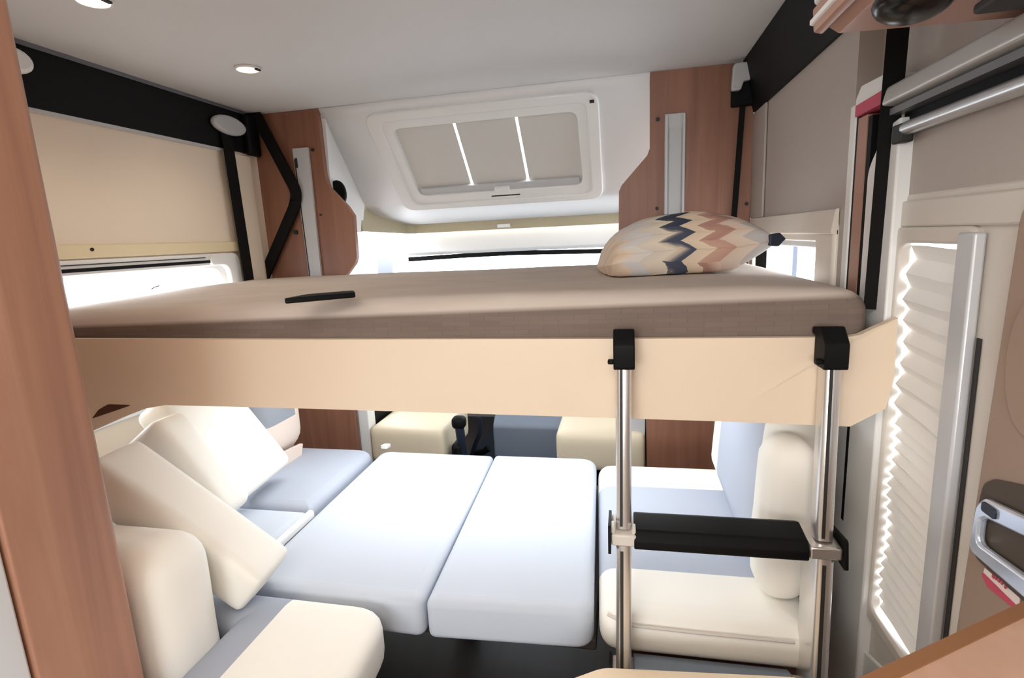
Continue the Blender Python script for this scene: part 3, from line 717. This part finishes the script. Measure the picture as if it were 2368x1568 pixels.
# backrest leans against the right wall
bk = thing('backrest', 'cream backrest with a grey band on the right bench', 'cushion', (.42, 1.55, SZ + .01))
ang = math.radians(-9)
pm_ = cushion(.13, .70, .43, .05, .012, 18)
obj('pad', pm_, striped('backrest_stripes_right', 1, -.30, .18, CREAM, GREY), bk, origin=(.392, 1.66, .692), rot=(0, math.radians(5), 0))
bo = cushion(.115, .13, .38, .05, .008, 14)
obj('bolster', bo, 'cream', bk, origin=(.362, 1.258, .678), rot=(0, math.radians(2), 0))

# leaning cream cushions on the left
def slab(label, corner, ang, length, depth, th, yaw=0, r=.03):
    """cushion whose near lower right edge stands at `corner`, leaning to the left wall"""
    Rz = Matrix.Rotation(yaw, 3, 'Z')
    L_ = Rz @ Vector((-math.cos(ang), 0, math.sin(ang))); Nn = Rz @ Vector((math.sin(ang), 0, math.cos(ang))); E_ = Rz @ Vector((0, 1, 0))
    c = Vector(corner) + L_ * length / 2 - Nn * th / 2 + E_ * depth / 2
    o = obj('backrest', cushion(length, depth, th, r, .006, 14), 'cream', origin=c, rot=(0, ang, yaw))
    return tag(o, label, 'cushion', 'loose cream backrest cushions')
slab('cream backrest cushion leaning on the left window, farthest of three', (-1.20, 1.385, .57), math.radians(56), .42, .32, .135, math.radians(6))
slab('cream backrest cushion leaning on the left window, middle of three', (-1.13, 1.225, .605), math.radians(54), .35, .125, .19, 0)
slab('cream backrest cushion leaning on the left window, nearest of three', (-.862, 1.005, .568), math.radians(39), .50, .145, .12, math.radians(5), .018)
# rear backrest below the left column
t = thing('backrest', 'pinkish cream backrest with grey panel in the far left corner', 'cushion', (-1.6, 2.1, .49))
def corner_mat():
    m, n, l, b = new_mat('corner_backrest_cloths')
    tc = n.new('ShaderNodeTexCoord'); sp = n.new('ShaderNodeSeparateXYZ'); l.new(tc.outputs['Object'], sp.inputs[0])
    g = n.new('ShaderNodeMath'); g.operation = 'GREATER_THAN'; g.inputs[1].default_value = -.055; l.new(sp.outputs[2], g.inputs[0])
    h = n.new('ShaderNodeMath'); h.operation = 'LESS_THAN'; h.inputs[1].default_value = .07; l.new(sp.outputs[1], h.inputs[0])
    k = n.new('ShaderNodeMath'); k.operation = 'MULTIPLY'; l.new(g.outputs[0], k.inputs[0]); l.new(h.outputs[0], k.inputs[1])
    mx = n.new('ShaderNodeMix'); mx.data_type = 'RGBA'; mx.inputs['A'].default_value = lin((232, 214, 200)); mx.inputs['B'].default_value = lin((150, 154, 160))
    l.new(k.outputs[0], mx.inputs['Factor']); l.new(mx.outputs['Result'], b.inputs['Base Color']); b.inputs['Roughness'].default_value = .7
    return m
obj('pad', cushion(.32, .32, .43, .09, .012, 16), corner_mat(), t, origin=(-1.54, 1.875, .716))
obj('flap', prism(BM(), rpoly([(1.76, .484), (1.93, .484), (1.95, .53), (1.80, .545)], .006, 3), YZ(-1.372), 0, .014), 'pinkcream', t, bevel=.004)
# front left seat
sx = striped('seat_stripes_left', 0, -.6, .29, CREAM, (168, 174, 186))
bm = pad([(-.945, .30), (-.52, .30), (-.575, 1.095), (-1.45, 1.11), (-1.45, .985), (-.945, .985)], [.02, .06, .10, .02, .02, .0], .348, SZ, .034)
bmesh.ops.translate(bm, vec=(1.13, -.8, -.42), verts=bm.verts)
fs = obj('seat_cushion', bm, sx, origin=(-1.13, .8, .42)); tag(fs, 'white seat cushion with grey band in the front left corner', 'cushion', 'cushions of the lower bed')
fb_ = obj('backrest', cushion(.66, .185, .43, .072, .010, 20, .003), 'cream', origin=(-1.268, .886, .520)); tag(fb_, 'rounded cream backrest beside the wooden pillar', 'cushion')
# beige seat in front of the ladder foot
o = thing('stool', 'beige upholstered stool in front of the ladder foot', 'stool', (.1, .7, 0))
obj('seat', pad([(-.20, .45), (.36, .45), (.36, 1.03), (-.055, .995), (-.15, .935)], [.06, .05, .04, .09, .09], .36, SZ, .04), 'beige', o)
obj('base', B((-.10, .5, 0), (.32, .95, .358)), 'base', o, bevel=.004)

# ------------------------------------------------------------------ cab: seats, console, dashboard
def cab_seat(x0, x1, label, flip):
    t = thing('cab_seat', label, 'seat', ((x0 + x1) / 2, 2.6, 0), 'swivelled cab seats')
    obj('seat_pan', cushion(x1 - x0 - .01, .46, .20, .035, .004, 10), 'cabpanel', t, origin=((x0 + x1) / 2, 2.67, .322))
    obj('backrest', cushion(x1 - x0, .14, .66, .06, .01, 12), 'cabseat', t, origin=((x0 + x1) / 2, 3.0, .74), rot=(math.radians(-6), 0, 0))
    obj('base', B((x0 + .08, 2.6, 0), (x1 - .08, 2.9, .21)), 'black', t)
    e = x0 - .033 if flip else x1 + .003
    obj('side_trim', prism(BM(), rpoly([(2.46, .2), (2.95, .2), (2.98, .62), (2.90, .60), (2.47, .44)], .02, 3), YZ(e), 0, .03), 'black', t)
cab_seat(-1.315, -.895, 'cream cab seat left of the dark gap, below the bed', True)
cab_seat(-.335, .10, 'cream cab seat right of the dark gap, below the bed', False)
ds = thing('dashboard', 'dark dashboard and console seen through the gap between the cab seats', 'dashboard', (-.6, 3.4, 0))
obj('console', prism(BM(), rpoly([(3.05, .0), (3.05, .22), (3.20, .34), (3.26, .60), (3.42, .74), (3.8, .80), (3.8, 0)], [.0, .04, .06, .05, .06, 0, 0], 4), lambda a, b, h: (h, a, b), -.80, -.335), 'consolegrey', ds, bevel=.01)
obj('dash_top', prism(BM(), rpoly([(3.30, .64), (3.36, .86), (3.84, .90), (3.84, .60)], [.05, .05, 0, 0], 4), lambda a, b, h: (h, a, b), -1.66, .56), 'navy', ds)
obj('footwell', B((-.95, 2.95, .0), (-.30, 3.8, .02)), 'navy', ds)
gl = thing('gear_lever', 'dark lever with black knob beside the left cab seat', 'lever', (-.83, 2.5, 0))
c0, c1 = P(1072, 1055, y=2.5), P(1062, 985, y=2.5)
obj('shaft', tube(BM(), [(c0.x, 2.5, 0.0), c0, c1], circ(.024, 12), (0, 1, 0)), 'navy', gl)
obj('knob', cushion(.07, .06, .06, .02, .003, 6), 'black', gl, origin=c1 + Vector((0, 0, .02)))
obj('boot', B((c0.x - .055, 2.46, 0), (c0.x + .0, 2.58, .33)), 'black', gl, bevel=.02)
hb = thing('handbrake', 'curved dark lever rising in the gap between the cab seats', 'lever', (-.76, 2.9, 0))
pp = [P(1090, 1060, y=2.9), P(1098, 1030, y=2.9), P(1112, 1000, y=2.9), P(1108, 965, y=2.9)]
obj('shaft', tube(BM(), path([(pp[0].x, 2.9, 0.01)] + pp, .05, 4), circ(.014, 10), (0, 1, 0)), 'navy', hb)
obj('grip', tube(BM(), [P(1100, 1048, y=2.88), P(1118, 1045, y=2.86), P(1130, 1036, y=2.86)], circ(.02, 10)), 'black', hb)

# ------------------------------------------------------------------ wooden pillar (wardrobe end) on the left
wd = thing('wardrobe', 'tall wooden wardrobe end standing close at the left edge', 'wardrobe', (-1.3, .6, 0))
obj('side_panel', prism(BM(), rpoly([(-1.74, .76), (-1.74, .60), (-.95, .586), (-.95, .752), (-.975, .775)], [0, 0, .004, .014, .02], 4), XY(0), .002, CZ - .002), 'pillar', wd)
obj('door', B((-1.74, -.15, .05), (-.958, .582, CZ - .02)), flat('pale_grey_door', (222, 224, 228), .4), wd, bevel=.004)

# ------------------------------------------------------------------ overhead locker, top right
lk = thing('overhead_locker', 'overhead locker at the top right corner with brown underside', 'locker', (.42, .3, 1.62))
F = lambda a, b, h: (a, h, b)
obj('body', prism(BM(), rpoly([(.318, 1.627), (.575, 1.620), (.575, 1.995), (.30, 1.995), (.30, 1.64)], [.004, 0, 0, 0, .01], 3), F, -1.5, .95), 'lockerbrown', lk, bevel=.002)
obj('door', prism(BM(), rpoly([(.282, 1.668), (.299, 1.668), (.299, 1.99), (.262, 1.99)], .004, 2), F, -1.5, .948), 'frame', lk, bevel=.003)
obj('lower_rail', prism(BM(), rpoly([(.284, 1.632), (.2995, 1.628), (.2995, 1.667), (.281, 1.667)], .004, 2), F, -1.5, .952), 'lockerbrown', lk, bevel=.003)
obj('trim_strip', prism(BM(), rpoly([(.279, 1.644), (.284, 1.642), (.284, 1.650), (.279, 1.651)], .001, 2), F, -1.5, .953), 'frame', lk)
sp_ = thing('spotlight', 'glossy black spotlight under the overhead locker', 'lamp', (.39, .87, 1.60))
bm = BM(); bmesh.ops.create_uvsphere(bm, u_segments=20, v_segments=12, radius=.038)
bmesh.ops.scale(bm, vec=(1.1, 1, .62), verts=bm.verts)
obj('housing', bm, flat('gloss_black', (8, 7, 9), .25), sp_, origin=P(2112, 2, z=1.60))
c = P(2112, 2, z=1.612)
obj('collar', tube(BM(), [c, (c.x, c.y, 1.6245)], circ(.03, 16), (0, 1, 0)), 'black', sp_)
c = P(2245, 14, z=1.6205)
o = obj('vent', prism(BM(), rpoly(rect(c.x, .62, .60, c.y), .01, 3), XY(1.6205), -.012, -.0005), 'darkslot', bevel=.003); tag(o, 'flat dark vent under the overhead locker near the top right corner', 'vent')

# ------------------------------------------------------------------ entrance door bay on the right
dr = thing('door_1', 'entrance door with pleated blind on the right', 'door', (RW + .04, 1.1, .05)); dr['kind'] = 'structure'
DX = RW + .03
obj('frame', ring(BM(), R8(.86, .06, 1.405, 1.40, .03), R8(.985, .475, 1.222, 1.318, .03), YZ(DX), -.01, .03), 'creamframe', dr, bevel=.012, seg=3)
obj('window_rim', ring(BM(), R8(.97, .46, 1.245, 1.335, .03), R8(.99, .49, 1.214, 1.305, .03), YZ(DX), -.022, .005), 'creamframe', dr, bevel=.006, seg=3)
bm = BM(); zz = 1.300; k = 0; prev = None
while zz > .488:                                                  # pleated blind, gathered folds at the top
    step = .028 if zz > 1.24 else (.022 if zz > .95 else .0135)
    d = .010 if k % 2 else -.004
    if step > .02: d *= 1.2
    cur = [bm.verts.new((DX - .002 + d + .004 * math.sin(zz * 30), y, zz + sl * .02 + .003 * noise.noise(Vector((zz * 25, y * 9, 2))))) for y, sl in ((1.210 + (.004 if k % 2 else -.004), 0), (1.15, -.05), (1.08, -.3), (.99, -.9 if zz < 1.0 else -.2))]
    if prev:
        for q in range(3): bm.faces.new((prev[q], prev[q + 1], cur[q + 1], cur[q]))
    prev = cur; zz -= step; k += 1
obj('pleated_blind', bm, 'blind', dr, smooth=False)
obj('pane', B((DX + .028, .985, .475), (DX + .031, 1.235, 1.318)), 'glass', dr)
obj('blind_guide', B((DX - .030, .962, .30), (DX - .012, 1.008, 1.325)), flat('pale_alu', (206, 208, 212), .35, metal=.2), dr, bevel=.004)
obj('guide_groove', B((DX - .0125, .950, .30), (DX - .0108, .961, 1.16)), 'darkslot', dr)
obj('upper_panel', prism(BM(), R8(.55, 1.335, 1.315, 1.385, .02), YZ(DX), -.018, -.01), 'creamframe', dr, bevel=.005)
obj('lower_panel', prism(BM(), rpoly([(.80, .06), (1.40, .06), (1.40, .30), (1.30, .34), (1.02, .44), (.80, .44)], .03, 4), YZ(DX), -.02, -.01), 'frame', dr, bevel=.006)
# jamb strips between wall and door (black seals, veneer strip)
struct('trim_13', B((RW + .001, 1.353, .0), (RW + .04, 1.431, .97)), 'frame', 'white lower jamb between right bench and door', 'trim')
jb = struct('trim_10', B((RW - .004, 1.432, .0), (RW + .02, 1.465, 1.615)), 'frame', 'white edge strip beside the entrance door', 'trim', bevel=.004)
struct('seal', B((RW - .001, 1.420, .98), (RW + .03, 1.4315, 1.585)), 'black', parent=jb)
struct('veneer_strip', B((RW - .002, 1.372, .98), (RW + .03, 1.4195, 1.580)), 'lockerbrown', parent=jb)
struct('seal', B((RW, 1.352, .62), (RW + .03, 1.3715, 1.575)), 'black', parent=jb)
ja = struct('trim_11', prism(BM(), rpoly([(1.22, .06), (1.35, .06), (1.35, 1.46), (1.28, 1.535), (1.22, 1.545)], [0, 0, .06, .06, 0], 6), YZ(RW), -.004, .028), 'frame', 'rounded white door edge beside the black belt', 'trim', bevel=.004)
rt = tag(obj('plate', prism(BM(), rpoly([(1.30, 1.612), (1.425, 1.606), (1.425, 1.622), (1.40, 1.645), (1.28, 1.64)], .01, 3), YZ(RW + .05), -.058, -.0015), 'frame'), 'small white plate above the door with crimson lower edge', 'plate')
obj('crimson_strip', prism(BM(), [(1.28, 1.584), (1.42, 1.584), (1.42, 1.608), (1.28, 1.611)], YZ(RW + .05), -.060, -.0015), 'red', rt)
# header panel and rails over the door
hp = struct('trim_12', B((RW + .022, .3, 1.375), (RW + .048, 1.35, 1.62)), 'wallgrey', 'warm grey panel above the entrance door window', 'trim')
rl = thing('door_rail', 'aluminium rail running above the entrance door', 'rail', (RW + .02, .8, 1.53))
obj('cover', prism(BM(), rpoly([(RW + .020, 1.565), (RW - .028, 1.572), (RW - .02, 1.606), (RW + .020, 1.617)], [0, .006, .012, 0], 3), F, .3, 1.245), 'railgrey', rl)
obj('lower_lip', prism(BM(), rect(RW - .014, 1.552, RW + .020, 1.5645), F, .3, 1.242), flat('dark_alu', (120, 120, 122), .35, metal=.6), rl)
obj('gap', prism(BM(), rect(RW + .012, 1.535, RW + .021, 1.5515), F, .3, 1.24), 'black', rl)
tb = obj('roller_tube', tube(BM(), [(RW, .3, 1.520), (RW, 1.20, 1.520)], circ(.013, 14), (0, 0, 1)), 'alu', rl)
obj('tube_end', B((RW - .012, 1.196, 1.495), (RW + .012, 1.232, 1.530)), 'darkslot', tb, bevel=.003)
# brown cabinet side with handle, circle and sticker (nearest part of the door bay)
cb = thing('cabinet', 'brown cabinet panel with chrome lever handle at the right edge', 'cabinet', (RW + .03, .6, .5))
obj('panel', prism(BM(), rpoly([(-.4, .3), (.902, .3), (.902, .66), (.870, 1.38), (-.4, 1.38)], [0, 0, 0, .05, 0], 5), YZ(RW), 0, .045), 'brownpanel', cb, bevel=.004)
obj('round_cover', prism(BM(), [(P(2400, 845, x=RW).y + a, P(2400, 845, x=RW).z + b) for a, b in circ(.055, 28, .10)], YZ(RW), -.004, -.0005), 'brownpanel', cb, bevel=.003)
obj('recess', prism(BM(), rpoly([(.60, .836), (.876, .832), (.884, .88), (.872, .955), (.85, .972), (.60, 1.05)], [0, .02, .02, .03, .02, 0], 4), YZ(RW), -.003, -.0005), flat('recess_brown', (72, 60, 48), .5), cb)
hd = obj('handle', ring(BM(), rpoly([(.66, .852), (.868, .846), (.862, .925), (.848, .942), (.66, .975)], [.02, .012, .02, .01, .02], 4), rpoly([(.69, .884), (.852, .868), (.852, .905), (.84, .915), (.69, .945)], [.02, .014, .014, .01, .02], 4), YZ(RW), -.016, -.0035), flat('bright_chrome', (214, 224, 240), .22, metal=.55), cb, bevel=.004)
obj('latch_button', prism(BM(), R8(.815, .925, .845, .940, .005), YZ(RW), -.019, -.0165), 'navy', hd)
st = tag(obj('sticker', prism(BM(), rpoly([(.776, .812), (.838, .806), (.852, .815), (.850, .829), (.776, .832)], [.004, .008, .004, .002, .002], 3), YZ(RW), -.0016, -.0006), 'white'), 'white and crimson sticker below the chrome handle', 'sticker')
obj('crimson_part', prism(BM(), rpoly([(.776, .811), (.838, .805), (.852, .814), (.852, .820), (.776, .818)], .003, 3), YZ(RW), -.0026, -.0018), 'red', st)
for (u, v, w_) in ((2298, 1333, 4), (2304, 1337, 3), (2311, 1342, 4), (2318, 1348, 3), (2326, 1357, 3)):
    c = P(u, v, x=RW - .002); obj('print', prism(BM(), rpoly(rect(c.y - w_ * .0006, c.z - .003, c.y + w_ * .0006, c.z + .003), .001, 2), YZ(RW), -.0031, -.0027), 'red', st)

# ------------------------------------------------------------------ worktop at the bottom right
wk = thing('worktop', 'wooden kitchen worktop corner at the lower right', 'worktop', (.4, .45, .0))
d0, d1 = P(2010, 1568, z=.90), P(2368, 1400, z=.90)
dv = (d1 - d0).normalized(); nv = Vector((dv.y, -dv.x, 0))
p0 = d0 - dv * .25; p1 = Vector(d0) + dv * ((RW - .03 - d0.x) / dv.x)
ol = [p0, p1, Vector((RW - .03, .1, .9)), Vector((p0.x + .05, .1, .9))]
obj('top', prism(BM(), [(p.x, p.y) for p in ol], XY(.90), -.035, 0), 'worktop', wk, bevel=.004)
obj('edge_strip', prism(BM(), [(p.x, p.y) for p in (p0 - nv * .003, p1 - nv * .003, p1 + nv * .012, p0 + nv * .012)], XY(.90), -.036, .002), 'edgeband', wk)
obj('cupboard', B((p0.x + .12, .12, .0), (RW - .04, .36, .864)), 'worktop', wk)
